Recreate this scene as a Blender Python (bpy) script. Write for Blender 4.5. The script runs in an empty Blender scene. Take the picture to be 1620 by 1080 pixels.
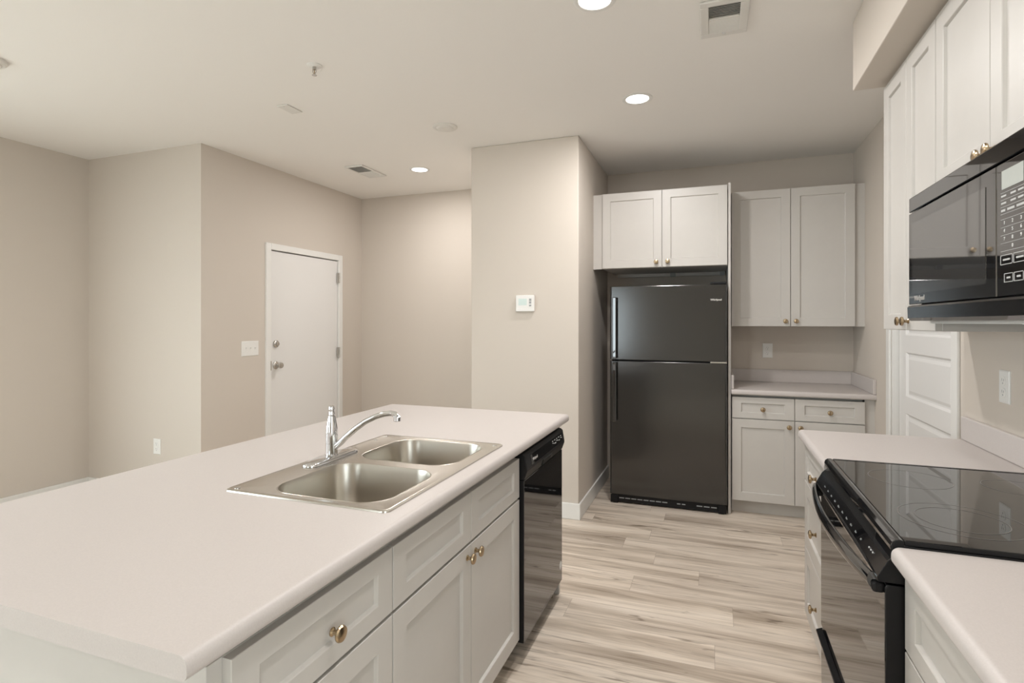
import bpy, bmesh, math, random
from mathutils import Vector, Matrix
random.seed(7)
S = bpy.context.scene
COL = S.collection
PI = math.pi
R = math.radians

# ------------------------------------------------------------------ camera
cam_d = bpy.data.cameras.new('camera')
cam = bpy.data.objects.new('camera', cam_d)
COL.objects.link(cam)
cam.location = (0, 0, 1.40)
cam.rotation_euler = (R(90), 0, R(20.1))
cam_d.sensor_width = 36
cam_d.lens = 871 / 1620 * 36
cam_d.shift_y = -30 / 1620
cam_d.clip_start = 0.05
S.camera = cam

# ------------------------------------------------------------------ world, daylight, exposure
W = bpy.data.worlds.new('daylight')
S.world = W
W.use_nodes = True
bg = W.node_tree.nodes['Background']
bg.inputs['Color'].default_value = (0.87, 0.94, 1.0, 1)
bg.inputs['Strength'].default_value = 8.5
VS = S.view_settings
VS.view_transform = 'Standard'
VS.look = 'None'
VS.gamma = 1
VS.use_curve_mapping = False
VS.exposure = -0.25
LAMP_W = 17.0

def portal(loc, rot, sx, sy):
    l = bpy.data.lights.new('window_daylight', 'AREA')
    l.shape = 'RECTANGLE'; l.size = sx; l.size_y = sy
    l.cycles.is_portal = True
    o = bpy.data.objects.new('window_daylight', l)
    o.location = loc; o.rotation_euler = rot
    COL.objects.link(o)
# room extents
XL, XR, YB, YK, YH = -4.8, 1.03, -3.6, 4.975, 5.02
XK = .985          # face of the wall behind the range
CZ = 2.73
portal((-2.3, YB - .02, 1.25), (R(90), 0, 0), 1.0, 1.8)
portal((XR + .02, -1.3, 1.3), (R(90), 0, R(90)), 1.6, 1.9)  # portal of the added right-hand fill window
portal((XL - .02, -.4, 1.35), (R(90), 0, R(-90)), 4.0, 1.9)

# ------------------------------------------------------------------ materials
def srgb(r, g, b):
    def f(c):
        c /= 255
        return c / 12.92 if c <= .04045 else ((c + .055) / 1.055) ** 2.4
    return (f(r), f(g), f(b), 1)

def mat(name, col, rough=.5, metal=0, spec=.5, noise=0, nscale=40, bump=0, bscale=200, coat=0, aniso=None, emit=None):
    m = bpy.data.materials.new(name)
    m.use_nodes = True
    nt = m.node_tree
    b = nt.nodes['Principled BSDF']
    b.inputs['Base Color'].default_value = col
    b.inputs['Roughness'].default_value = rough
    b.inputs['Metallic'].default_value = metal
    b.inputs['Specular IOR Level'].default_value = spec
    b.inputs['Coat Weight'].default_value = coat
    b.inputs['Coat Roughness'].default_value = .05
    if emit:
        b.inputs['Emission Color'].default_value = emit[0]
        b.inputs['Emission Strength'].default_value = emit[1]
    if noise or bump:
        tc = nt.nodes.new('ShaderNodeTexCoord')
    if noise:
        n = nt.nodes.new('ShaderNodeTexNoise')
        n.inputs['Scale'].default_value = nscale
        n.inputs['Detail'].default_value = 6
        n.inputs['Roughness'].default_value = .7
        nt.links.new(tc.outputs['Object'], n.inputs['Vector'])
        cr = nt.nodes.new('ShaderNodeValToRGB')
        cr.color_ramp.elements[0].position = .3
        cr.color_ramp.elements[1].position = .7
        cr.color_ramp.elements[0].color = tuple(c * (1 - noise) for c in col[:3]) + (1,)
        cr.color_ramp.elements[1].color = tuple(min(1, c * (1 + noise)) for c in col[:3]) + (1,)
        nt.links.new(n.outputs['Fac'], cr.inputs['Fac'])
        nt.links.new(cr.outputs['Color'], b.inputs['Base Color'])
    if bump:
        n2 = nt.nodes.new('ShaderNodeTexNoise')
        n2.inputs['Scale'].default_value = bscale
        n2.inputs['Detail'].default_value = 3
        nt.links.new(tc.outputs['Object'], n2.inputs['Vector'])
        if aniso:
            mp = nt.nodes.new('ShaderNodeMapping')
            mp.inputs['Scale'].default_value = aniso
            nt.links.new(tc.outputs['Object'], mp.inputs['Vector'])
            nt.links.new(mp.outputs['Vector'], n2.inputs['Vector'])
        bp = nt.nodes.new('ShaderNodeBump')
        bp.inputs['Strength'].default_value = bump
        bp.inputs['Distance'].default_value = .002
        nt.links.new(n2.outputs['Fac'], bp.inputs['Height'])
        nt.links.new(bp.outputs['Normal'], b.inputs['Normal'])
    return m

M = {}
M['wall'] = mat('greige_wall_paint', (.63, .570, .505, 1), .75, spec=.3, bump=.12, bscale=160)
M['ceiling'] = mat('ceiling_paint', (.87, .845, .81, 1), .85, spec=.2, bump=.12, bscale=120)
M['trim'] = mat('white_trim_paint', (.80, .79, .76, 1), .4, bump=.02, bscale=60)
M['cab'] = mat('light_grey_cabinet_paint', (.575, .55, .515, 1), .38, noise=.015, nscale=8)
M['cabin'] = mat('cabinet_underside', (.42, .36, .29, 1), .6, noise=.06, nscale=12)
M['counter'] = mat('speckled_laminate', (.56, .515, .49, 1), .42, noise=.05, nscale=320)
M['brass'] = mat('antique_brass', (.44, .34, .22, 1), .25, 1, noise=.15, nscale=90)
M['steel'] = mat('brushed_stainless', (.66, .63, .58, 1), .24, 1, bump=.08, bscale=30, aniso=(1, 40, 1))
M['steel2'] = mat('brushed_stainless_bowl', (.52, .485, .43, 1), .29, 1, bump=.06, bscale=30, aniso=(1, 1, 40))
M['chrome'] = mat('chrome', (.72, .72, .73, 1), .05, 1, noise=.02)
M['black'] = mat('gloss_black', (.005, .005, .006, 1), .03, spec=.5, noise=.1)
M['mwblack'] = mat('gloss_black_microwave', (.006, .006, .007, 1), .03, spec=.5, noise=.1)
M['fridge'] = mat('textured_gloss_black', (.008, .0075, .007, 1), .15, spec=.5, bump=.05, bscale=260)
M['blackm'] = mat('satin_black_plastic', (.007, .007, .008, 1), .45, spec=.3, noise=.1)
M['dark'] = mat('dark_void', (.004, .004, .004, 1), .8, noise=.1)  # also paints the shade of door gaps and the handle pocket
M['glass'] = mat('black_ceramic_glass', (.008, .007, .006, 1), .02, spec=.5, noise=.05)
M['mwglass'] = mat('microwave_window_screen', (.035, .034, .034, 1), .03, spec=.6, noise=.05)
for k_, ior in (('black', 2.1), ('fridge', 1.85), ('glass', 2.1), ('mwglass', 2.9), ('mwblack', 2.5)):
    M[k_].node_tree.nodes['Principled BSDF'].inputs['IOR'].default_value = ior
    M[k_].node_tree.nodes['Principled BSDF'].inputs['Specular IOR Level'].default_value = .5
M['ring'] = mat('burner_marking', (.16, .15, .14, 1), .3, noise=.05)
M['white'] = mat('white_plastic', (.82, .81, .78, 1), .35, noise=.01)
M['print'] = mat('white_print', (.75, .75, .73, 1), .5, noise=.02)
M['silver'] = mat('silver_print', (.75, .73, .70, 1), .3, .6, noise=.02)
M['greyp'] = mat('grey_button', (.35, .36, .36, 1), .5, noise=.02)
M['screen'] = mat('lcd_screen', (.60, .69, .66, 1), .2, noise=.02, emit=((.75, 1, .95, 1), .08))
M['keyprint'] = mat('dim_key_print', (.50, .50, .49, 1), .5, noise=.02)
M['display'] = mat('appliance_display', (.45, .47, .44, 1), .2, noise=.02)
M['door'] = mat('white_door_paint', (.78, .765, .745, 1), .45, bump=.03, bscale=50)
M['steelh'] = mat('satin_nickel', (.55, .53, .50, 1), .25, 1, noise=.03)
M['lens'] = mat('lit_lens', (1, 1, 1, 1), .5, noise=.0001, emit=((1, .97, .93, 1), 6))
M['plaster'] = mat('vent_white', (.74, .72, .68, 1), .5, noise=.01)
M['ventdark'] = mat('vent_shadow_metal', (.25, .25, .24, 1), .6, noise=.03)
M['lino'] = mat('outside_ground', (.62, .60, .56, 1), .9, noise=.1, nscale=3)

def floor_mat():
    m = bpy.data.materials.new('oak_vinyl_planks')
    m.use_nodes = True
    nt = m.node_tree; N = nt.nodes; L = nt.links
    b = N['Principled BSDF']
    tc = N.new('ShaderNodeTexCoord')
    sx = N.new('ShaderNodeSeparateXYZ'); L.new(tc.outputs['Object'], sx.inputs[0])
    def mth(op, a, c=None):
        n = N.new('ShaderNodeMath'); n.operation = op
        for i, v in enumerate((a, c)):
            if v is None: continue
            if isinstance(v, (int, float)): n.inputs[i].default_value = v
            else: L.new(v, n.inputs[i])
        return n.outputs[0]
    def wn(v1, v2=None):
        n = N.new('ShaderNodeTexWhiteNoise'); n.noise_dimensions = '2D'
        c = N.new('ShaderNodeCombineXYZ'); L.new(v1, c.inputs[0])
        if v2 is not None: L.new(v2, c.inputs[1])
        L.new(c.outputs[0], n.inputs['Vector'])
        return n
    PW, PL = .182, 1.22
    ry = mth('DIVIDE', sx.outputs[1], PW)
    row = mth('FLOOR', ry)
    px = mth('ADD', mth('DIVIDE', sx.outputs[0], PL), wn(row).outputs['Value'])
    pid = wn(row, mth('FLOOR', px))
    fy = mth('FRACT', ry); fx = mth('FRACT', px)
    ey = mth('MULTIPLY', mth('MINIMUM', fy, mth('SUBTRACT', 1.0, fy)), PW)
    ex = mth('MULTIPLY', mth('MINIMUM', fx, mth('SUBTRACT', 1.0, fx)), PL)
    seam = mth('LESS_THAN', mth('MINIMUM', ex, ey), .0009)
    mul = N.new('ShaderNodeVectorMath'); mul.operation = 'MULTIPLY'; mul.inputs[1].default_value = (9.3, 5.1, 3.0)
    L.new(pid.outputs['Color'], mul.inputs[0])
    add = N.new('ShaderNodeVectorMath'); add.operation = 'ADD'
    L.new(tc.outputs['Object'], add.inputs[0]); L.new(mul.outputs[0], add.inputs[1])
    def grain(gx, gy, det, rough, dist):
        mp = N.new('ShaderNodeMapping'); mp.inputs['Scale'].default_value = (gx, gy, 1)
        L.new(add.outputs[0], mp.inputs['Vector'])
        n = N.new('ShaderNodeTexNoise'); n.inputs['Scale'].default_value = 1
        n.inputs['Detail'].default_value = det; n.inputs['Roughness'].default_value = rough
        n.inputs['Distortion'].default_value = dist
        L.new(mp.outputs[0], n.inputs['Vector'])
        return n.outputs['Fac']
    def ramp(fac, *st):
        c = N.new('ShaderNodeValToRGB'); e = c.color_ramp.elements
        e[0].position, e[0].color = st[0][0], st[0][1] + (1,)
        e[1].position, e[1].color = st[-1][0], st[-1][1] + (1,)
        for p, k in st[1:-1]:
            x = e.new(p); x.color = k + (1,)
        L.new(fac, c.inputs['Fac'])
        return c.outputs['Color']
    def mul_c(a, c, f=1.0):
        n = N.new('ShaderNodeMix'); n.data_type = 'RGBA'; n.blend_type = 'MULTIPLY'; n.inputs['Factor'].default_value = f
        L.new(a, n.inputs['A']); L.new(c, n.inputs['B'])
        return n.outputs['Result']
    base = ramp(grain(.9, 9, 4, .55, .5), (.30, (.42, .345, .275)), (.42, (.58, .495, .41)), (.52, (.72, .63, .535)), (.70, (.80, .715, .62)))
    fine_f = grain(3.0, 80, 6, .7, .3)
    fine = ramp(fine_f, (.34, (.80, .79, .78)), (.60, (1.03, 1.03, 1.03)))
    knots = ramp(grain(2.2, 17, 3, .6, 1.2), (.29, (.40, .37, .34)), (.39, (1.0, 1.0, 1.0)))
    knots2 = ramp(grain(1.2, 28, 4, .65, .8), (.28, (.52, .49, .46)), (.42, (1.0, 1.0, 1.0)))
    tone = ramp(pid.outputs['Value'], (0, (.90, .895, .89)), (1, (1.05, 1.05, 1.04)))
    c = mul_c(mul_c(mul_c(mul_c(base, fine), knots), knots2), tone)
    mx4 = N.new('ShaderNodeMix'); mx4.data_type = 'RGBA'
    L.new(mth('MULTIPLY', seam, .55), mx4.inputs['Factor'])
    L.new(c, mx4.inputs['A']); mx4.inputs['B'].default_value = (.24, .19, .145, 1)
    L.new(mx4.outputs['Result'], b.inputs['Base Color'])
    b.inputs['Roughness'].default_value = .45
    b.inputs['Specular IOR Level'].default_value = .3
    bp = N.new('ShaderNodeBump'); bp.inputs['Strength'].default_value = .06; bp.inputs['Distance'].default_value = .002
    L.new(fine_f, bp.inputs['Height']); L.new(bp.outputs['Normal'], b.inputs['Normal'])
    return m
M['floor'] = floor_mat()

def pane_mat():
    m = bpy.data.materials.new('window_pane')
    m.use_nodes = True
    nt = m.node_tree
    nt.nodes.remove(nt.nodes['Principled BSDF'])
    out = [n for n in nt.nodes if n.type == 'OUTPUT_MATERIAL'][0]
    t = nt.nodes.new('ShaderNodeBsdfTransparent')
    t.inputs['Color'].default_value = (.96, .98, .97, 1)
    g = nt.nodes.new('ShaderNodeBsdfGlossy'); g.inputs['Roughness'].default_value = .02
    mx = nt.nodes.new('ShaderNodeMixShader'); mx.inputs['Fac'].default_value = .06
    nt.links.new(t.outputs[0], mx.inputs[1]); nt.links.new(g.outputs[0], mx.inputs[2])
    nt.links.new(mx.outputs[0], out.inputs['Surface'])
    return m
M['pane'] = pane_mat()

# ------------------------------------------------------------------ mesh helpers
def box(bm, x0, x1, y0, y1, z0, z1, mi=0):
    x0, x1 = sorted((x0, x1)); y0, y1 = sorted((y0, y1)); z0, z1 = sorted((z0, z1))
    v = [bm.verts.new(p) for p in ((x0, y0, z0), (x1, y0, z0), (x1, y1, z0), (x0, y1, z0),
                                   (x0, y0, z1), (x1, y0, z1), (x1, y1, z1), (x0, y1, z1))]
    for f in ((0, 3, 2, 1), (4, 5, 6, 7), (0, 1, 5, 4), (1, 2, 6, 5), (2, 3, 7, 6), (3, 0, 4, 7)):
        bm.faces.new([v[i] for i in f]).material_index = mi
    return v

def loft(bm, loops, cap0=True, cap1=True, mi=0, closed=True):
    vs = [[bm.verts.new(p) for p in l] for l in loops]
    n = len(vs[0])
    for a, b in zip(vs[:-1], vs[1:]):
        for i in range(n if closed else n - 1):
            j = (i + 1) % n
            bm.faces.new((a[i], a[j], b[j], b[i])).material_index = mi
    if cap0: bm.faces.new(list(reversed(vs[0]))).material_index = mi
    if cap1: bm.faces.new(vs[-1]).material_index = mi
    return vs

def prism_x(bm, prof, x0, x1, mi=0):      # prof: (y, z) points
    loft(bm, [[(x0, y, z) for y, z in prof], [(x1, y, z) for y, z in prof]], mi=mi)

def lathe(bm, prof, center=(0, 0, 0), axis='z', n=24, mi=0, cap0=True, cap1=True):   # prof: (r, h)
    cx, cy, cz = center
    loops = []
    for r, h in prof:
        l = []
        for i in range(n):
            a = 2 * PI * i / n
            c, s = r * math.cos(a), r * math.sin(a)
            if axis == 'z': l.append((cx + c, cy + s, cz + h))
            elif axis == 'y': l.append((cx + c, cy + h, cz - s))
            else: l.append((cx + h, cy + c, cz + s))
        loops.append(l)
    loft(bm, loops, cap0, cap1, mi)

def tube(bm, pts, radii, n=16, flat=1.0):
    pts = [Vector(p) for p in pts]
    loops = []
    up = Vector((0, 1, 0))
    for i, p in enumerate(pts):
        t = (pts[min(i + 1, len(pts) - 1)] - pts[max(i - 1, 0)]).normalized()
        a = up.cross(t)
        if a.length < .01: a = Vector((1, 0, 0)).cross(t)
        a.normalize()
        b = t.cross(a)
        r = radii[i] if hasattr(radii, '__len__') else radii
        loops.append([p + a * (r * math.cos(2 * PI * k / n)) + b * (r * flat * math.sin(2 * PI * k / n)) for k in range(n)])
    loft(bm, loops)

def rrect(x0, x1, y0, y1, r, z, n=6):
    pts = []
    for cx, cy, a0 in ((x1 - r, y1 - r, 0), (x0 + r, y1 - r, 90), (x0 + r, y0 + r, 180), (x1 - r, y0 + r, 270)):
        for k in range(n + 1):
            a = R(a0 + 90 * k / n)
            pts.append((cx + r * math.cos(a), cy + r * math.sin(a), z))
    return pts

def obj(name, bm, m, parent=None, bevel=0, smooth=False, seg=2):
    bmesh.ops.recalc_face_normals(bm, faces=bm.faces[:])
    me = bpy.data.meshes.new(name)
    bm.to_mesh(me); bm.free()
    for mm in (m if isinstance(m, (list, tuple)) else [m]): me.materials.append(mm)
    if smooth:
        me.polygons.foreach_set('use_smooth', [True] * len(me.polygons))
        me.set_sharp_from_angle(angle=R(40))
    o = bpy.data.objects.new(name, me)
    COL.objects.link(o)
    if parent: o.parent = parent
    if bevel:
        b = o.modifiers.new('bevel', 'BEVEL')
        b.width = bevel; b.segments = seg; b.limit_method = 'ANGLE'; b.angle_limit = R(50)
    return o

def satin_ends(o, m):
    o.data.materials.append(m)
    for p in o.data.polygons:
        if abs(p.normal.x) > .9: p.material_index = len(o.data.materials) - 1
def B(): return bmesh.new()
def tag(o, label, cat, group=None):
    o['label'] = label; o['category'] = cat
    if group: o['group'] = group
    return o
def thing(name, label, cat, loc=(0, 0, 0), rz=0, group=None):
    o = bpy.data.objects.new(name, None)
    COL.objects.link(o)
    o.location = loc; o.rotation_euler = (0, 0, R(rz)); o.empty_display_size = .1
    return tag(o, label, cat, group)
def struct(name, bm, m, parent=None, bevel=0):
    o = obj(name, bm, m, parent, bevel)
    if not parent: o['kind'] = 'structure'
    return o
def sroot(name, loc, rz=0):
    o = bpy.data.objects.new(name, None); COL.objects.link(o)
    o.location = loc; o.rotation_euler = (0, 0, R(rz)); o['kind'] = 'structure'
    return o
def text(name, s, size, m, parent, loc, rot, align='CENTER', extrude=.0004, bold=0):
    cu = bpy.data.curves.new(name, 'FONT')
    cu.body = s; cu.size = size; cu.align_x = align; cu.align_y = 'CENTER'; cu.extrude = extrude; cu.offset = bold
    t = bpy.data.objects.new(name, cu)
    me = bpy.data.meshes.new_from_object(t)
    bpy.data.objects.remove(t)
    me.materials.clear(); me.materials.append(m)
    o = bpy.data.objects.new(name, me); COL.objects.link(o)
    if parent: o.parent = parent
    o.location = loc; o.rotation_euler = rot
    return o
FRONT = (R(90), 0, 0)       # lettering that faces local -y

# ------------------------------------------------------------------ structure
T = .12
b = B(); box(b, XL - T, XR + T, YB - T, YH + T, -.1, 0); struct('floor', b, M['floor'])
b = B(); box(b, XL - T, XR + T, YB - T, YH + T, CZ, CZ + .1); struct('ceiling', b, M['ceiling'])
b = B()   # left living wall, with a window behind the camera
WY0, WY1, WZ0, WZ1 = -2.4, 1.6, .4, 2.3
box(b, XL - T, XL, WY1, 3.04, 0, CZ); box(b, XL - T, XL, YB - T, WY0, 0, CZ)
box(b, XL - T, XL, WY0, WY1, 0, WZ0); box(b, XL - T, XL, WY0, WY1, WZ1, CZ)
struct('wall_left', b, M['wall'])
b = B(); box(b, XL - T, -3.567, 3.04, 3.04 + T, 0, CZ); struct('wall_left_return', b, M['wall'])
DY0, DY1, DZ = 3.705, 4.635, 2.035
b = B()
box(b, -3.567 - T, -3.567, 3.04 + T, DY0, 0, CZ); box(b, -3.567 - T, -3.567, DY1, YH + T, 0, CZ)
box(b, -3.567 - T, -3.567, DY0, DY1, DZ, CZ)
struct('wall_entry', b, M['wall'])
b = B(); box(b, -3.567, -1.735, YH, YH + T, 0, CZ); struct('wall_hall', b, M['wall'])
b = B(); box(b, -1.735, -.90, 3.835, YH + T, 0, CZ); struct('wall_column', b, M['wall'], bevel=.006)
b = B(); box(b, -.90, XR + T, YK, YK + T + .045, 0, CZ); struct('wall_back', b, M['wall'])
PY0, PY1, PZ = 3.045, 3.985, 2.06
b = B()
box(b, XR, XR + T, 2.812, PY0, 0, CZ); box(b, XK, XR + T, -.5, 2.812, 0, CZ); box(b, XK, XR + T, YB - T, -2.1, 0, CZ); box(b, XK, XR + T, -2.1, -.5, 0, .35); box(b, XK, XR + T, -2.1, -.5, 2.25, CZ); box(b, XR, XR + T, PY1, YK, 0, CZ); box(b, XR, XR + T, PY0, PY1, PZ, CZ)
struct('wall_right', b, M['wall'])
FX0, FX1, FZ0, FZ1 = -2.8, -1.8, .35, 2.15
b = B()
box(b, XL, FX0, YB - T, YB, 0, CZ); box(b, FX1, XR, YB - T, YB, 0, CZ); box(b, FX0, FX1, YB - T, YB, FZ1, CZ)
box(b, FX0, FX1, YB - T, YB, 0, FZ0)
struct('wall_front', b, M['wall'])
b = B(); box(b, .58, XK, YB, 2.812, 2.425, CZ); struct('wall_soffit', b, M['wall'], bevel=.004)
# windows behind the camera
def window(name, w, h, loc, rz, mull):
    r = sroot(name, loc, rz)
    b = B()
    f = .05
    box(b, 0, w, 0, .1, 0, f); box(b, 0, w, 0, .1, h - f, h)
    xs = [0] + [w * (k + 1) / (mull + 1) - f / 2 for k in range(mull)] + [w - f]
    for x in xs: box(b, x, x + f, 0, .1, f, h - f)
    obj('window_frame', b, M['trim'], r)
    b = B(); box(b, f, w - f, .045, .051, f, h - f); obj('window_pane', b, M['pane'], r)
window('window_1', FX1 - FX0, FZ1 - FZ0, (FX1, YB - .01, FZ0), 180, 0)
window('window_2', WY1 - WY0, WZ1 - WZ0, (XL - .01, WY0, WZ0), 90, 1)
window('added_window_3', 1.6, 1.9, (XK + .01, -.5, .35), -90, 1)  # unseen window, added so daylight fills the island fronts
b = B(); box(b, XR + T + .1, 9, YB - .3, 6, -.3, -.1); box(b, -14, 6, -12, YB - .3, -.3, -.1); box(b, -14, XL - .3, YB - .3, 8, -.3, -.1); struct('ground', b, M['lino'])

# baseboards
def baseboard(name, segs, h=.115, t=.014):
    b = B()
    for (x0, x1, y0, y1) in segs:
        box(b, x0, x1, y0, y1, 0, h)
    return struct(name, b, M['trim'], bevel=.005)
baseboard('baseboard_left', [(XL, XL + .014, YB, 3.04)], .14)
baseboard('baseboard_left_return', [(XL + .014, -3.553, 3.026, 3.04)], .14)
baseboard('baseboard_entry', [(-3.567, -3.553, 3.04, 3.66), (-3.567, -3.553, 4.68, YH)], .125)
baseboard('baseboard_hall', [(-3.553, -1.749, YH - .014, YH)])
baseboard('baseboard_column', [(-1.749, -.886, 3.821, 3.835), (-.90, -.886, 3.835, YK), (-1.749, -1.735, 3.835, YH)])
baseboard('baseboard_right', [(XR - .014, XR, 4.07, 4.33)])

# entry door ---------------------------------------------------------------
d = sroot('door_1', (-3.567, DY0, 0), 90)      # local x runs to +Y, local -y faces the room
w = DY1 - DY0
b = B()
for z0, z1, x0, x1 in ((0, DZ + .045, -.045, .012), (0, DZ + .045, w - .012, w + .045)):
    box(b, x0, x1, -.016, .06, z0, z1)
box(b, .012, w - .012, -.016, .06, DZ - .010, DZ + .045)
obj('door_frame', b, M['trim'], d, bevel=.004)
b = B(); box(b, .016, w - .015, .004, .045, .006, DZ - .017); obj('door_panel', b, M['door'], d, bevel=.002)
b = B(); box(b, .0122, w - .0122, .046, .075, .003, DZ - .0102); obj('gap_shade_backing', b, M['dark'], d)  # near-black backing paints the shade in the gap around the slab
for z in (.28, 1.05, 1.80):
    b = B(); box(b, w - .034, w - .001, -.0185, -.001, z, z + .10)
    lathe(b, [(.007, 0), (.007, .10)], (w - .015, -.021, z), n=10)
    obj('hinge', b, M['steelh'], d)
b = B(); lathe(b, [(.032, .0041), (.032, -.006), (.028, -.012), (.018, -.015), (.016, -.026), (.010, -.028)], (.078, 0, 1.215), 'y', 20)
obj('deadbolt', b, M['steelh'], d, smooth=True)
b = B(); lathe(b, [(.034, .0041), (.034, -.004), (.028, -.010), (.014, -.014), (.012, -.032), (.022, -.040), (.027, -.052), (.024, -.063), (.012, -.067)], (.078, 0, 1.03), 'y', 20)
obj('door_knob', b, M['steelh'], d, smooth=True)
b = B(); box(b, .002, .0118, -.0175, -.0165 + .0006, .99, 1.07); obj('strike_plate', b, M['steelh'], d)

# pantry door on the right wall --------------------------------------------
d = sroot('door_2', (XR, PY1, 0), -90)      # local x runs to -Y
w = PY1 - PY0
b = B()
for x0, x1 in ((-.065, 0.0), (w, w + .065)):
    box(b, x0, x1, -.015, 0, 0, PZ + .065)
box(b, 0, w, -.015, 0, PZ, PZ + .065)
obj('door_casing', b, M['trim'], d, bevel=.004)
b = B()
box(b, 0, .012, 0, T, 0, PZ); box(b, w - .012, w, 0, T, 0, PZ); box(b, .012, w - .012, 0, T, PZ - .012, PZ)
obj('door_jamb', b, M['trim'], d)
b = B()
DW_, DH = w - .034, PZ - .028
x0 = .019; fy = .036
zs = [.245, .605, .965, 1.325, 1.685]; ph = .26; st = .115
box(b, x0, x0 + DW_, fy + .012, fy + .035, .01, DH)                       # core
box(b, x0, x0 + st, fy, fy + .012, .01, DH); box(b, x0 + DW_ - st, x0 + DW_, fy, fy + .012, .01, DH)
edges = [.01] + [e for z in zs for e in (z, z + ph)] + [DH]
for k in range(0, len(edges), 2):
    box(b, x0 + st, x0 + DW_ - st, fy, fy + .012, edges[k], edges[k + 1])
for z in zs:                                                             # moulded fields
    a0, a1 = x0 + st, x0 + DW_ - st
    def lp(i, y): return [(a0 + i, y, z + i), (a1 - i, y, z + i), (a1 - i, y, z + ph - i), (a0 + i, y, z + ph - i)]
    loft(b, [lp(0, fy), lp(.012, fy + .011), lp(.022, fy + .011), lp(.040, fy + .004)], cap0=False)
obj('door_panel', b, M['door'], d)
b = B(); box(b, .0122, w - .0122, fy + .036, T - .002, .003, PZ - .0122); obj('gap_shade_backing', b, M['dark'], d)  # closes the opening; near-black colour stands for shade beside the slab

# ------------------------------------------------------------------ cabinets
def front_bm(w, h, sx=.06, sz=.06, t=.02, rec=.010):
    b = B()
    def lp(ix, iz, y): return [(ix, y, iz), (w - ix, y, iz), (w - ix, y, h - iz), (ix, y, h - iz)]
    loft(b, [lp(0, 0, t), lp(0, 0, .0012), lp(.0012, .0012, 0), lp(sx, sz, 0), lp(sx + .002, sz + .002, .0015), lp(sx + .005, sz + .005, rec)])
    return b
KNOB = [(.0085, 0), (.0085, -.002), (.0055, -.005), (.0050, -.012), (.0075, -.015), (.0150, -.018), (.0158, -.021), (.0140, -.0245), (.0080, -.0265), (.0020, -.027)]
def add_knob(parent, x, z):
    b = B(); lathe(b, [(r * 1.1, h * 1.08) for r, h in KNOB], (x, 0, z), 'y', 24)
    return obj('knob', b, M['brass'], parent, smooth=True)
def cabinet(name, label, loc, rz, w, depth, z0, z1, fronts, toe=0, under=False, group=None, holes=None):
    """loc = front left bottom corner as one looks at it, local -y faces the viewer"""
    r = thing(name, label, 'cabinet', loc, rz, group)
    b = B()
    if holes:      # open topped carcass for the sink
        box(b, 0, .018, .0205, depth, z0, z1 - .026); box(b, w - .018, w, .0205, depth, z0, z1 - .026)
        box(b, 0, .018, .075, depth, z1 - .026, z1); box(b, w - .018, w, .075, depth, z1 - .026, z1); box(b, .018, w - .018, .075, .09, z1 - .06, z1)
        box(b, .018, w - .018, depth - .012, depth, z0, z1); box(b, .018, w - .018, .0205, depth - .012, z0, z0 + .018)
        box(b, .018, w - .018, .0205, .04, z1 - .06, z1 - .026)
        box(b, .018, w - .018, .0205, .04, z0 + .018, z0 + .05)
        box(b, w / 2 - .02, w / 2 + .02, .0205, .04, z0 + .05, z1 - .06)
        box(b, .018, w - .018, .0205, .04, z1 - .24, z1 - .19)
    elif toe:      # base unit: dark reveal below the worktop
        box(b, 0, w, .0205, depth, z0, z1 - .026); box(b, 0, w, .075, depth, z1 - .026, z1)
    else:
        box(b, 0, w, .0205, depth, z0, z1)
    obj('cabinet_body', b, M['cab'], r, bevel=.001)
    if toe:
        b = B(); box(b, 0, w, .085, .10, 0, z0 - .0005); box(b, 0, .016, .10, depth, 0, z0 - .0005); box(b, w - .016, w, .10, depth, 0, z0 - .0005)
        obj('toe_kick', b, M['cab'], r)
    for kind, x0, x1, a, c, kn in fronts:
        o = obj(kind, front_bm(x1 - x0, c - a, .06, .042 if kind in ('drawer', 'false_front') and c - a < .2 else .06), M['cab'], r)
        o.location = (x0, 0, a)
        if kn: add_knob(o, kn[0] - x0, kn[1] - a)
    return r
g = .002
# island (fronts face +X): local x runs to +Y
IX = -.745
cabinet('base_cabinet', 'pale grey island base cabinet with one drawer, nearest the camera', (IX, .662, 0), 90, .516, .585, .10, .872,
        [('drawer', .03, .514, .686, .845, (.285, .757)), ('door', .03, .514, .105, .677, (.06, .635))], toe=1)
cabinet('base_cabinet', 'pale grey sink base cabinet with two doors, under the sink and left of the dishwasher', (IX, 1.179, 0), 90, .946, .585, .10, .872,
        [('false_front', .002, .467, .686, .845, None), ('false_front', .471, .944, .686, .845, None),
         ('door', .002, .467, .105, .677, (.467 - .03, .642)), ('door', .471, .944, .105, .677, (.471 + .03, .642))], toe=1, holes=True)
b = B(); box(b, -1.42, -1.335, .662, 2.765, 0, .874)
tag(obj('knee_wall', b, M['cab'], None, bevel=.002), 'pale grey panel wall closing the back of the island', 'panel')
b = B(); box(b, -1.33, -.747, 2.745, 2.765, 0, .874)
tag(obj('end_panel', b, M['cab'], None, bevel=.002), 'pale grey end panel of the island beside the dishwasher', 'panel')

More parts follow.
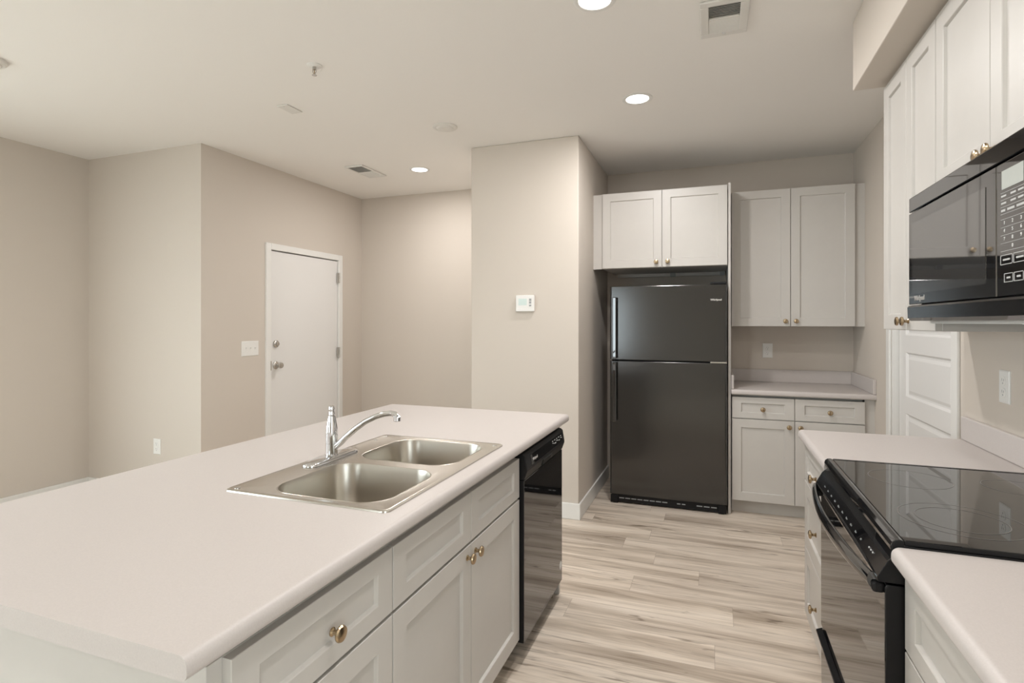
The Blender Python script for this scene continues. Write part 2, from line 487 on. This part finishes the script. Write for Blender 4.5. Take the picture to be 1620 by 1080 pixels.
# back wall
YB_ = 4.34
cabinet('base_cabinet', 'pale grey base cabinet with two drawers and doors, right of the fridge', (.127, YB_, 0), 0, .843, YK - YB_ - .004, .10, .876,
        [('drawer', .002, .410, .705, .858, (.206, .775)), ('drawer', .414, .841, .705, .858, (.63, .775)),
         ('door', .002, .410, .105, .699, (.376, .658)), ('door', .414, .841, .105, .699, (.448, .658))], toe=1)
b = B(); box(b, .971, XR, YB_ + .021, YB_ + .04, .0, .876)
tag(obj('filler_strip', b, M['cab'], None, bevel=.001), 'narrow pale grey filler strip right of the alcove base cabinet', 'filler strip')
cabinet('wall_cabinet', 'tall two-door pale grey wall cabinet above the alcove counter, right of the fridge', (.130, 4.60, 0), 0, .836, YK - 4.60, 1.37, 2.41,
        [('door', .002, .412, 1.372, 2.408, (.378, 1.41)), ('door', .416, .834, 1.372, 2.408, (.45, 1.41))], toe=0)
b = B(); box(b, .967, XR, 4.622, 4.64, 1.37, 2.41)
tag(obj('filler_strip', b, M['cab'], None, bevel=.001), 'tall pale grey filler strip right of the alcove wall cabinet', 'filler strip')
fc = cabinet('wall_cabinet', 'short two-door pale grey wall cabinet above the black fridge', (-.825, 4.325, 0), 0, .922, YK - 4.325, 1.822, 2.412,
             [('door', .002, .455, 1.824, 2.41, (.415, 1.862)), ('door', .459, .92, 1.824, 2.41, (.499, 1.862))])
b = B(); box(b, .03, .90, .56, .585, 1.795, 1.8215); obj('mounting_rail', b, M['cab'], fc)
for x in (.50, .895):
    b = B(); box(b, x - .02, x + .02, .535, .559, 1.79, 1.8215); obj('clip', b, M['greyp'], fc)
b = B(); box(b, -.90, -.827, 4.347, 4.365, 1.822, 2.412)
tag(obj('filler_strip', b, M['cab'], None, bevel=.001), 'pale grey filler strip left of the cabinet above the fridge', 'filler strip')
b = B(); box(b, .101, .119, 4.335, YK, 0, 2.425)
tag(obj('side_panel', b, M['cab'], None, bevel=.001), 'tall thin pale grey panel between the fridge and the alcove cabinets', 'panel')

# right run (fronts face -X): local x runs to -Y
RX = .386
cabinet('base_cabinet', 'white-grey three-drawer base cabinet on the far side of the range', (RX, 2.785, 0), -90, .603, XK - RX - .004, .10, .876,
        [('drawer', .002, .601, .700, .858, (.30, .772)), ('drawer', .002, .601, .405, .694, (.30, .55)), ('drawer', .002, .601, .105, .399, (.30, .25))], toe=1)
cabinet('base_cabinet', 'pale grey base cabinet on the near side of the range, at the lower right', (RX, 1.402, 0), -90, .76, XK - RX - .004, .10, .876,
        [('drawer', .002, .758, .700, .858, (.38, .778)), ('door', .002, .378, .105, .694, (.34, .65)), ('door', .382, .758, .105, .694, (.42, .65))], toe=1)
UX = .69
cabinet('wall_cabinet', 'tall two-door pale grey wall cabinet beyond the microwave', (UX, 2.785, 0), -90, .59, XK - UX, 1.37, 2.41,
        [('door', .002, .293, 1.372, 2.408, (.265, 1.405)), ('door', .297, .588, 1.372, 2.408, (.325, 1.405))])
cabinet('wall_cabinet', 'two-door pale grey wall cabinet directly above the microwave', (UX, 2.193, 0), -90, .764, XK - UX, 1.815, 2.41,
        [('door', .002, .380, 1.830, 2.408, (.352, 1.853)), ('door', .384, .762, 1.830, 2.408, (.412, 1.853))])
b = B(); box(b, .705, XK, 1.43, 2.785, 2.4105, 2.4245)
tag(obj('scribe_moulding', b, M['cab'], None), 'thin grey scribe strip between the upper cabinets and the soffit', 'moulding')

# ------------------------------------------------------------------ countertops
def nose(y0, r=.017, z0=.876, z1=.914, n=6):
    p = []
    for k in range(n + 1):
        a = R(90 + 90 * k / n); p.append((y0 + r + r * math.cos(a), z1 - r + r * math.sin(a)))
    r2 = .012
    for k in range(n + 1):
        a = R(180 + 90 * k / n); p.append((y0 + r2 + r2 * math.cos(a), z0 + r2 + r2 * math.sin(a)))
    return p
# island: local front along +X, with sink opening
SX0, SX1, SY0, SY1 = -1.31, -.795, 1.225, 2.02
b = B()
loft(b, [[(-x, yy, z) for x, z in nose(.718) + [(.79, .876), (.79, .914)]] for yy in (.588, 2.84)])
loft(b, [[(x, yy, z) for x, z in nose(-1.815) + [(SX0, .876), (SX0, .914)]] for yy in (.588, 2.84)])
box(b, SX0, -.79, .588, SY0, .876, .914); box(b, SX0, -.79, SY1, 2.84, .876, .914)
box(b, SX1, -.79, SY0, SY1, .876, .914)
ic = obj('countertop', b, M['counter'], None, smooth=True)
tag(ic, 'large pinkish beige laminate island countertop holding the sink', 'countertop')
# alcove counter with splash on three sides
b = B()
prism_x(b, nose(4.312) + [(YK, .876), (YK, .914)], .1215, XR)
ac = thing('countertop', 'short beige laminate countertop in the alcove beside the fridge', 'countertop', (0, 0, 0))
obj('counter_slab', b, M['counter'], ac, smooth=True)
for (x0, x1, y0, y1) in ((.1215, XR, YK - .02, YK), (.1215, .1405, 4.33, YK - .02), (XR - .02, XR, 4.316, YK - .02)):
    b = B(); box(b, x0, x1, y0, y1, .9142, 1.016); obj('backsplash', b, M['counter'], ac, bevel=.004)
# right counters (front faces -X)
def rcounter(label, yy0, yy1):
    r = thing('countertop', label, 'countertop', (0, 0, 0))
    b = B()
    loft(b, [[(x, yy, z) for x, z in nose(.362) + [(XK, .876), (XK, .914)]] for yy in (yy0, yy1)])
    obj('counter_slab', b, M['counter'], r, smooth=True)
    b = B(); box(b, XK - .018, XK, yy0, yy1, .9142, 1.012); obj('backsplash', b, M['counter'], r, bevel=.005)
    return r
rcounter('beige laminate countertop between the range and the white panelled door', 2.179, 2.80)
rcounter('beige laminate countertop at the lower right, on the near side of the range', .62, 1.405)

# ------------------------------------------------------------------ sink and faucet
sk = thing('kitchen_sink', 'stainless steel double-bowl sink set in the island countertop', 'sink', (0, 0, .9142))
b = B()
ox0, ox1, oy0, oy1 = -1.328, -.778, 1.204, 2.036
vs = loft(b, [rrect(ox0, ox1, oy0, oy1, .02, 0), rrect(ox0 + .001, ox1 - .001, oy0 + .001, oy1 - .001, .02, .004),
              rrect(ox0 + .006, ox1 - .006, oy0 + .006, oy1 - .006, .018, .0065), rrect(ox0 + .014, ox1 - .014, oy0 + .014, oy1 - .014, .014, .0045)], cap0=False, cap1=False)
BW = [(-1.212, -.826, 1.236, 1.590), (-1.212, -.826, 1.648, 1.994)]
edges = []
def loop_edges(vl): return [b.edges.get((vl[i], vl[(i + 1) % len(vl)])) or b.edges.new((vl[i], vl[(i + 1) % len(vl)])) for i in range(len(vl))]
edges += loop_edges(vs[-1])
for (x0, x1, y0, y1) in BW:
    vl = [b.verts.new(p) for p in rrect(x0, x1, y0, y1, .085, .0045, 8)]
    edges += loop_edges(vl)
bmesh.ops.triangle_fill(b, edges=edges, use_beauty=True)
obj('sink_deck', b, M['steel'], sk, smooth=True)
for (x0, x1, y0, y1) in BW:
    b = B()
    L_ = []
    for i, rr, z in ((0, .085, .0045), (.001, .0845, .0055), (.003, .084, .0050), (.005, .082, -.001), (.007, .081, -.012), (.020, .074, -.09), (.026, .072, -.140),
                     (.034, .068, -.160), (.048, .060, -.172), (.07, .05, -.178)):
        L_.append(rrect(x0 + i, x1 - i, y0 + i, y1 - i, rr, z, 8))
    loft(b, L_, cap0=False)
    bo = obj('bowl', b, M['steel2'], sk, smooth=True)
    b = B()
    lathe(b, [(.056, 0), (.054, .003), (.044, .001), (.040, -.004), (.012, -.005)], ((x0 + x1) / 2, (y0 + y1) / 2, -.1775), n=28, cap0=False)
    obj('drain', b, M['chrome'], bo, smooth=True)
for (x, y) in ((-1.302, 1.232), (-1.302, 2.008), (-.806, 2.005), (-1.302, 1.93)):
    b = B(); lathe(b, [(.008, 0.004), (.008, .0055), (.004, .0065)], (x, y, 0), n=14); obj('hole_plug', b, M['chrome'], sk, smooth=True)

fz = .9192
fa = thing('faucet', 'chrome single-handle kitchen faucet with curved spout behind the sink bowls', 'faucet', (-1.268, 1.61, fz))
b = B()
def stad(l, w, z): return rrect(-w, w, -l, l, min(w, l) * .96, z, 8)
loft(b, [stad(.132, .029, 0), stad(.132, .029, .004), stad(.128, .026, .009), stad(.115, .021, .013), stad(.06, .020, .016)])
obj('base_plate', b, M['chrome'], fa, smooth=True)
b = B(); lathe(b, [(.0225, .010), (.0225, .016), (.0208, .018), (.0208, .054), (.0200, .0545), (.0200, .0558), (.0208, .0563), (.0212, .085), (.0210, .100), (.0190, .116), (.0160, .132), (.0135, .144), (.0125, .150), (.008, .151)], n=28)
obj('faucet_body', b, M['chrome'], fa, smooth=True)
b = B()
lathe(b, [(.0095, .149), (.0110, .152), (.0110, .158), (.0100, .161), (.0104, .170), (.0112, .177), (.0095, .184), (.005, .187)], n=20)
tube(b, [(.0, 0, .176), (-.006, .010, .181), (-.010, .020, .181), (-.012, .027, .177)], [.0065, .006, .0055, .005], 10)
obj('handle', b, M['chrome'], fa, smooth=True)
b = B()
P = [(.012, .0, .042), (.032, .002, .056), (.062, .003, .083), (.098, .004, .112), (.138, .004, .139), (.178, .004, .158), (.213, .004, .169), (.240, .004, .173), (.256, .004, .171), (.264, .004, .163)]
tube(b, P, [.0115, .0110, .0104, .0100, .0097, .0094, .0092, .0092, .0094, .0096], 18)
sp = obj('spout', b, M['chrome'], fa, smooth=True)
b = B(); lathe(b, [(.010, .165), (.0122, .163), (.0122, .149), (.0105, .147), (.007, .149)], (.264, .004, 0), n=20); obj('aerator', b, M['chrome'], sp, smooth=True)

# ------------------------------------------------------------------ dishwasher (front faces +X)
dw = thing('dishwasher', 'black dishwasher built into the end of the island', 'dishwasher', (-.728, 2.133, 0), 90)
w = .602
b = B(); box(b, 0.002, w - .002, .03, .58, .09, .868); obj('body', b, M['blackm'], dw)
b = B(); box(b, 0, w, 0, .028, .085, .752); satin_ends(obj('door', b, M['black'], dw, bevel=.003), M['blackm'])
b = B()
prism_x(b, [(.028, .860), (.006, .860), (-.004, .852), (-.013, .800), (-.013, .790), (.0, .754), (.028, .754)], 0, w)
cp = obj('control_panel', b, M['blackm'], dw, bevel=.003)
b = B()
prism_x(b, [(-.0062, .8445), (-.0072, .8445), (-.0140, .8040), (-.0130, .8040)], .06, w - .04)
obj('control_inlay', b, M['black'], cp)
b = B(); prism_x(b, [(-.012, .787), (-.0155, .785), (-.0065, .760), (-.001, .760)], .23, .36); obj('pocket_handle', b, M['dark'], cp)  # raised near-black block, painted as the shade of a pocket
RD = (R(90) - math.atan2(.0068, .0405), 0, 0)
text('logo', 'Whirlpool', .016, M['silver'], cp, (.115, -.0112, .822), RD, extrude=.0006)
for k in range(5):
    text('button_label', ['Start', 'Heated Dry', 'Hi Temp', 'Normal', 'Heavy'][k], .0062, M['print'], cp, (.395 + .036 * k, -.0118, .826 - .006 * (k % 2)), RD, extrude=.0004)
for k in range(5):
    b = B(); box(b, .388 + .036 * k, .400 + .036 * k, -.0100, -.0086, .833, .836); obj('indicator', b, M['print'], cp)
b = B(); lathe(b, [(.020, 0.0), (.020, -.0006)], (w - .03, 0, .17), 'y', 24); obj('sticker', b, M['print'], dw)
b = B(); box(b, .01, w - .01, .08, .095, .02, .084); obj('kick_plate', b, M['dark'], dw)
for x, y in ((.03, .2), (w - .03, .055)):
    b = B(); lathe(b, [(.016, 0), (.016, .01), (.008, .012), (.008, .089)], (x, y, 0), n=12); obj('leg', b, M['steelh'], dw)

# ------------------------------------------------------------------ fridge
fr = thing('refrigerator', 'black top-freezer refrigerator standing in the alcove', 'refrigerator', (-.757, 4.285, 0))
w = .850
b = B(); box(b, .004, w - .004, .075, .67, .03, 1.668); obj('body', b, M['blackm'], fr, bevel=.004)
def fdoor(name, z0, z1):
    b = B()
    pr = rrect(0, w, 0, .068, .014, 0, 4)
    loft(b, [[(x, y, z0) for x, y, _ in pr], [(x, y, z1) for x, y, _ in pr]])
    return obj(name, b, M['fridge'], fr, bevel=.003, smooth=False)
fz_ = fdoor('freezer_door', 1.114, 1.678)
fd = fdoor('fridge_door', .072, 1.102)
def fhandle(par, z0, z1):
    b = B()
    box(b, .026, .056, -.048, -.030, z0, z1)
    box(b, .030, .052, -.032, .002, z0, z0 + .035); box(b, .030, .052, -.032, .002, z1 - .035, z1)
    return obj('handle', b, M['black'], par, bevel=.006, seg=3)
fhandle(fz_, 1.122, 1.595); fhandle(fd, .64, 1.094)
text('logo', 'Whirlpool', .0185, M['silver'], fz_, (w - .075, -.0004, 1.566), FRONT, extrude=.001, bold=.0006)
b = B(); box(b, w - .115, w - .004, .01, .11, 1.6792, 1.697); obj('hinge_cover', b, M['blackm'], fr, bevel=.004)
b = B(); box(b, w - .115, w - .002, -.004, .06, 1.103, 1.1135); obj('middle_hinge', b, M['steelh'], fr)
b = B()
box(b, .02, w - .02, .018, .06, .012, .066)
gr = obj('base_grille', b, M['blackm'], fr)
for xa, xb in [(.07 + .046 * k, .108 + .046 * k) for k in range(8)] + [(.64 + .05 * k, .68 + .05 * k) for k in range(3)] + [(.50, .525), (.535, .56)]:
    b = B(); box(b, xa, xb, .0165, .0179, .038, .045); obj('grille_slot', b, M['greyp'], gr)
for x0, x1 in ((.005, .06), (w - .06, w - .004)):
    b = B(); box(b, x0, x1, .006, .0175, .006, .066); obj('foot_cover', b, M['blackm'], fr, bevel=.004)
for x in (.04, w - .04):
    for y in (.12, .62):
        b = B(); lathe(b, [(.018, 0), (.018, .0299)], (x, y, 0), n=12); obj('foot', b, M['blackm'], fr)
for x in (.04, w - .04):
    b = B(); box(b, x - .02, x + .02, .02, .06, 0, .0118); obj('foot', b, M['blackm'], fr)

# ------------------------------------------------------------------ range (front faces -X)
rg = thing('range', 'black slide-in electric range with a smooth glass cooktop', 'range', (.366, 2.1765, 0), -90)
w = .769
b = B(); box(b, .003, w - .003, .03, .615, .03, .8995); obj('body', b, M['blackm'], rg)
b = B()      # cooktop frame with rounded nose
prism_x(b, [(.617, .900), (.617, .917), (.022, .917), (.022, .927), (.014, .929), (.006, .928), (-.001, .923), (-.004, .914), (-.003, .905), (.004, .8955), (.03, .8955)], .0015, w - .0015)
box(b, .0015, .014, .022, .617, .917, .929); box(b, w - .014, w - .0015, .022, .617, .917, .929); box(b, .014, w - .014, .602, .617, .917, .929)
ct = obj('cooktop_frame', b, M['black'], rg, bevel=.0025)
b = B(); box(b, .0142, w - .0142, .0222, .6018, .9172, .9275); gl = obj('cooktop_glass', b, M['glass'], ct)
def ring(x, y, r):
    b = B()
    n = 64
    z = .9279
    loft(b, [[(x + q * math.cos(2 * PI * k / n), y + q * math.sin(2 * PI * k / n), z) for k in range(n)] for q in (r - .0011, r + .0011)], cap0=False, cap1=False)
    obj('burner_ring', b, M['ring'], gl)
for x, y, r in ((.20, .19, .105), (.57, .19, .09), (.57, .19, .125), (.20, .45, .08), (.57, .45, .105), (.385, .50, .05)): ring(x, y, r)
b = B()      # sloping front control strip
prism_x(b, [(.03, .8945), (.006, .8945), (-.004, .886), (-.010, .880), (-.030, .842), (-.028, .832), (.03, .832)], .0015, w - .0015)
cs = obj('control_panel', b, M['black'], rg, bevel=.002)
RC = (R(90) - math.atan2(.020, .038), 0, 0)
for k, s in enumerate(['Front', 'Rear', 'Bake', 'Broil', 'Warm', 'Clean', 'Timer', 'Clock', 'Start', 'Off']):
    text('button_label', s, .0065, M['greyp'], cs, (.12 + .052 * k, -.0212, .860), RC, extrude=.0004)
for k in range(3):
    b = B(); lathe(b, [(.0022, -.0175), (.0022, -.0195)], (.655 + .016 * k, 0, .866), 'y', 8); obj('indicator', b, M['print'], cs)
b = B(); prism_x(b, [(.028, .828), (-.010, .828), (-.014, .818), (-.014, .352), (-.010, .345), (.028, .345)], .0025, w - .0025)
od = obj('oven_door', b, M['black'], rg, bevel=.003)
for o in (ct, cs, od): satin_ends(o, M['blackm'])
b = B()      # bowed handle with end blocks
n = 24
loops = []
for k in range(n + 1):
    u = k / n
    x = .02 + (w - .04) * u
    bow = .030 * math.sin(PI * u) ** .8
    yc = -.034 - bow
    hh, dd = .017 + .004 * math.sin(PI * u), .010
    loops.append([(x, yc + dd * math.cos(a), .828 + hh * math.sin(a)) for a in [2 * PI * j / 14 for j in range(14)]])
loft(b, loops)
hd = obj('handle', b, M['black'], od, smooth=True)
for x0 in (.004, w - .046):
    b = B(); box(b, x0, x0 + .036, -.036, -.0125, .803, .8275); obj('handle_bracket', b, M['blackm'], hd, bevel=.006)
b = B(); prism_x(b, [(.028, .338), (-.012, .338), (-.030, .330), (-.030, .322), (-.014, .312), (-.012, .09), (.028, .09)], .0025, w - .0025)
satin_ends(obj('drawer', b, M['black'], rg, bevel=.003), M['blackm'])
b = B(); box(b, .02, w - .02, .05, .07, .004, .0895); obj('kick_plate', b, M['dark'], rg)
for x in (.05, w - .05):
    for y in (.12, .60):
        b = B(); lathe(b, [(.018, 0), (.018, .0299)], (x, y, 0), n=12); obj('foot', b, M['blackm'], rg)

# ------------------------------------------------------------------ microwave (front faces -X)
mw = thing('microwave', 'black over-the-range microwave mounted under the wall cabinet', 'microwave', (.615, 2.190, 0), -90)
w = .758
b = B(); box(b, .002, w - .002, .035, XK - .616, 1.405, 1.8135); obj('body', b, M['blackm'], mw)
b = B(); box(b, .0, w, 0, .034, 1.7655, 1.8135); obj('vent_strip', b, M['mwblack'], mw, bevel=.003)
b = B(); box(b, .0, .606, 0, .034, 1.459, 1.761); md = obj('door', b, M['mwblack'], mw, bevel=.002)
b = B(); box(b, .035, .555, -.0012, .0005, 1.493, 1.725); obj('door_window', b, M['mwglass'], md)
text('logo', 'Whirlpool', .0215, M['silver'], md, (.100, -.0004, 1.478), FRONT, extrude=.0008, bold=.0004)
b = B(); box(b, .609, w, .0, .034, 1.459, 1.761); mc = obj('control_panel', b, M['mwblack'], mw, bevel=.002)
b = B(); prism_x(b, [(.034, 1.4565), (.0, 1.4565), (-.005, 1.450), (-.004, 1.415), (.004, 1.405), (.034, 1.405)], 0, w); obj('chin_strip', b, M['black'], mw, bevel=.002)
b = B(); box(b, .635, .728, -.001, .0005, 1.700, 1.742); obj('display', b, M['display'], mc)
bm_k = B()
def kbar(x0, x1, z0, z1): box(bm_k, x0, x1, -.0008, .0005, z0, z1)
for z in (1.692, 1.676, 1.660, 1.644, 1.632, 1.614, 1.596, 1.578, 1.560): kbar(.630, .738, z, z + .0008)
for x in (.632, .674, .706): 
    kbar(x, x + .022, 1.683, 1.687); kbar(x, x + .022, 1.667, 1.671)
kbar(.632, .650, 1.650, 1.655); kbar(.66, .69, 1.650, 1.655); kbar(.70, .73, 1.650, 1.655)
for z0, z1, x0, x1 in ((1.530, 1.552, .628, .740), (1.490, 1.510, .645, .728)):     # outlined start / cancel pads
    xm = (x0 + x1) / 2
    for a, c in ((x0, xm - .002), (xm + .002, x1)):
        kbar(a, c, z0, z0 + .0014); kbar(a, c, z1 - .0014, z1); kbar(a, a + .0014, z0, z1); kbar(c - .0014, c, z0, z1)
        kbar(a + .012, c - .012, (z0 + z1) / 2 - .002, (z0 + z1) / 2 + .002)
obj('keypad_lines', bm_k, M['keyprint'], mc)
for k, s in enumerate('123456789'):
    text('digit', s, .0115, M['print'], mc, (.646 + .036 * (k % 3), -.0004, 1.624 - .018 * (k // 3)), FRONT, extrude=.0005)
text('digit', '0', .0115, M['print'], mc, (.682, -.0004, 1.5695), FRONT, extrude=.0005)
b = B(); box(b, .03, w - .03, .05, XK - .66, 1.3965, 1.4048); ub = obj('underside_tray', b, M['plaster'], mw)
b = B(); box(b, .34, .44, .16, .21, 1.3958, 1.3967); obj('task_light', b, M['lens'], ub)

# ------------------------------------------------------------------ wall plates and thermostat
def plate(bm, w, h, t=.006):
    def lp(i, y): return [(-w / 2 + i, y, -h / 2 + i), (w / 2 - i, y, -h / 2 + i), (w / 2 - i, y, h / 2 - i), (-w / 2 + i, y, h / 2 - i)]
    loft(bm, [lp(0, 0), lp(0, -.003), lp(.004, -t)])
def outlet(label, loc, rz, group=None):
    r = thing('wall_outlet', label, 'outlet', loc, rz, group)
    b = B(); plate(b, .075, .118); pl = obj('cover_plate', b, M['white'], r)
    for z in (.021, -.021):
        b = B(); lathe(b, [(.0175, -.0055), (.0175, -.0078), (.016, -.0085)], (0, 0, z), 'y', 20)
        s = obj('socket', b, M['white'], r)
        b = B()
        box(b, -.0075, -.0050, -.0088, -.008, z, z + .010); box(b, .005, .0072, -.0088, -.008, z, z + .008)
        lathe(b, [(.003, -.008), (.003, -.0088)], (0, 0, z - .008), 'y', 10)
        obj('slots', b, M['greyp'], s)
    return r
outlet('white duplex outlet above the alcove counter', (.418, YK, 1.17), 0)
outlet('white duplex outlet low on the far left wall', (-4.018, 3.04, .447), 0)
outlet('white duplex outlet above the right counter, under the microwave', (XK, 2.465, 1.169), -90)
sw = thing('light_switch', 'white triple light switch plate left of the entry door', 'light switch', (-3.567, 3.498, 1.187), 90)
b = B(); plate(b, .175, .122); obj('cover_plate', b, M['white'], sw)
for x in (-.046, 0, .046):
    b = B(); box(b, x - .005, x + .005, -.0075, -.005, -.012, .012)
    prism_x(b, [(-.006, -.006), (-.016, .008), (-.014, .011), (-.006, .006)], x - .0035, x + .0035)
    obj('toggle', b, M['white'], sw)
th = thing('thermostat', 'white wall thermostat with a small lit screen on the column', 'thermostat', (-1.295, 3.835, 1.54))
b = B(); box(b, -.070, .070, -.026, 0, -.060, .060); obj('housing', b, M['white'], th, bevel=.006, seg=3)
b = B(); box(b, -.048, .016, -.0272, -.025, -.014, .034); obj('screen', b, M['screen'], th)
for z0, z1 in ((.018, .034), (-.002, .014), (-.022, -.010)):
    b = B(); box(b, .034, .050, -.0285, -.025, z0, z1); obj('button', b, M['greyp'], th, bevel=.001)

# ------------------------------------------------------------------ ceiling fittings
def downlight(label, x, y, group='recessed ceiling lights', k=1.0):
    r = thing('ceiling_light', label, 'ceiling light', (x, y, CZ), 0, group)
    b = B(); lathe(b, [(.066, -.001), (.068, -.004), (.082, -.005), (.088, -.003), (.088, -.0003)], n=40, cap0=False, cap1=False); obj('trim_ring', b, M['trim'], r, smooth=True)
    b = B(); lathe(b, [(.0665, -.0012), (.0665, -.0022)], n=40); obj('lens', b, M['lens'], r)
    l = bpy.data.lights.new('downlight', 'AREA'); l.shape = 'DISK'; l.size = .125
    l.energy = LAMP_W * k; l.color = (1, .972, .962); l.spread = R(180)
    o = bpy.data.objects.new('downlight', l); COL.objects.link(o); o.parent = r; o.location = (0, 0, -.006)
downlight('round lit recessed ceiling light nearest the camera, cut by the top edge', -.46, 2.25)
downlight('round lit recessed ceiling light in front of the fridge alcove', -.425, 3.33, k=1.25)
downlight('round lit recessed ceiling light in the hallway near the entry door', -2.40, 4.22)

for x, y, k in ((-.05, 1.0, .7), (-.05, -.5, .5)):  # unseen downlights added to fill the walkway and cabinet fronts
    downlight('round recessed ceiling light added as unseen fill over the walkway', x, y, 'added fill lights over the walkway', k)
for x, y, k in ((-3.0, .9, 1.0), (-3.0, -1.3, .5)):  # unseen downlights added to brighten the left walls
    downlight('round recessed ceiling light added as unseen fill over the living area', x, y, 'added fill lights over the living area', k)

sm = thing('smoke_detector', 'round white smoke detector on the ceiling left of the column', 'smoke detector', (-1.715, 3.36, CZ))
b = B(); lathe(b, [(.083, -.0003), (.083, -.004), (.078, -.008), (.066, -.009)], n=36, cap0=False); obj('base', b, M['plaster'], sm, smooth=True)
b = B(); lathe(b, [(.058, -.0088), (.054, -.013), (.040, -.016), (.012, -.017)], n=36); obj('cover', b, M['plaster'], sm, smooth=True)
sd = thing('smoke_detector', 'round white ceiling disc at the far left edge of the photo', 'smoke detector', (-3.44, 1.70, CZ))
b = B(); lathe(b, [(.075, -.0003), (.075, -.014), (.066, -.022)], n=32, cap0=False); obj('base', b, M['plaster'], sd, smooth=True)
b = B(); lathe(b, [(.055, -.0218), (.050, -.032), (.02, -.036)], n=32); obj('cover', b, M['plaster'], sd, smooth=True)
sp = thing('sprinkler', 'small fire sprinkler head hanging from the ceiling above the island', 'sprinkler', (-1.94, 2.325, CZ))
b = B(); lathe(b, [(.038, -.0003), (.038, -.003), (.030, -.007), (.014, -.008)], n=28, cap0=False); obj('escutcheon', b, M['white'], sp, smooth=True)
b = B()
lathe(b, [(.010, -.008), (.010, -.022), (.006, -.024)], n=14)
for s in (-1, 1): tube(b, [(s * .009, 0, -.020), (s * .011, 0, -.032), (s * .003, 0, -.046)], .0022, 8)
lathe(b, [(.004, -.044), (.004, -.050)], n=10)
obj('frame', b, M['steelh'], sp, smooth=True)
b = B(); lathe(b, [(.013, -.050), (.013, -.0515)], n=16); obj('deflector', b, M['steelh'], sp)
b = B(); lathe(b, [(.0025, -.024), (.0025, -.044)], n=8); obj('bulb', b, M['brass'], sp)

def vent(name, label, x0, x1, y0, y1, bd, split, slat):
    r = thing(name, label, 'vent', ((x0 + x1) / 2, (y0 + y1) / 2, CZ))
    hx, hy = (x1 - x0) / 2, (y1 - y0) / 2
    b = B()
    t0, t1 = -.0005, -.012
    box(b, -hx, hx, -hy, -hy + bd, t0, t1); box(b, -hx, hx, hy - bd, hy, t0, t1)
    box(b, -hx, -hx + bd, -hy + bd, hy - bd, t0, t1); box(b, hx - bd, hx, -hy + bd, hy - bd, t0, t1)
    box(b, -hx + bd, hx - bd, split - .006, split + .006, t0, t1)
    obj('frame', b, M['plaster'], r, bevel=.004)
    b = B(); box(b, -hx + bd, hx - bd, -hy + bd, hy - bd, -.0004, -.0012); obj('backing', b, M['ventdark'], r)
    for (a, c, s) in ((-hy + bd, split - .006, -1), (split + .006, hy - bd, 1)):
        b = B()
        y = a + slat * .5
        while y < c - .001:
            dy = slat * .42 * s
            loft(b, [[(xx, y - dy, -.003), (xx, y + dy, -.0115), (xx, y + dy + .0012, -.0115), (xx, y - dy + .0012, -.003)] for xx in (-hx + bd, hx - bd)])
            y += slat
        obj('louvers', b, M['plaster'], r)
    return r
kv = vent('ceiling_vent', 'square white louvered ceiling vent near the soffit', -.055, .142, 2.415, 2.715, .036, -.005, .0125)
b = B(); box(b, -.006, .006, .112, .122, -.022, -.012); obj('damper_lever', b, M['plaster'], kv)
vent('ceiling_vent', 'rectangular white ceiling vent between the entry door and the hall light', -2.955, -2.775, 3.915, 4.285, .02, .0, .0125)
b = B(); box(b, -2.515, -2.435, 2.675, 2.808, CZ - .007, CZ - .0004)
cpv = thing('cover_plate', 'small blank white plate on the ceiling, left of the sprinkler', 'plate', (0, 0, 0))
obj('plate', b, M['plaster'], cpv, bevel=.003)
for y in (2.69, 2.793):
    b = B(); lathe(b, [(.004, -.0005), (.004, -.0012)], (-2.475, y, CZ - .007), n=10); obj('screw', b, M['plaster'], cpv)
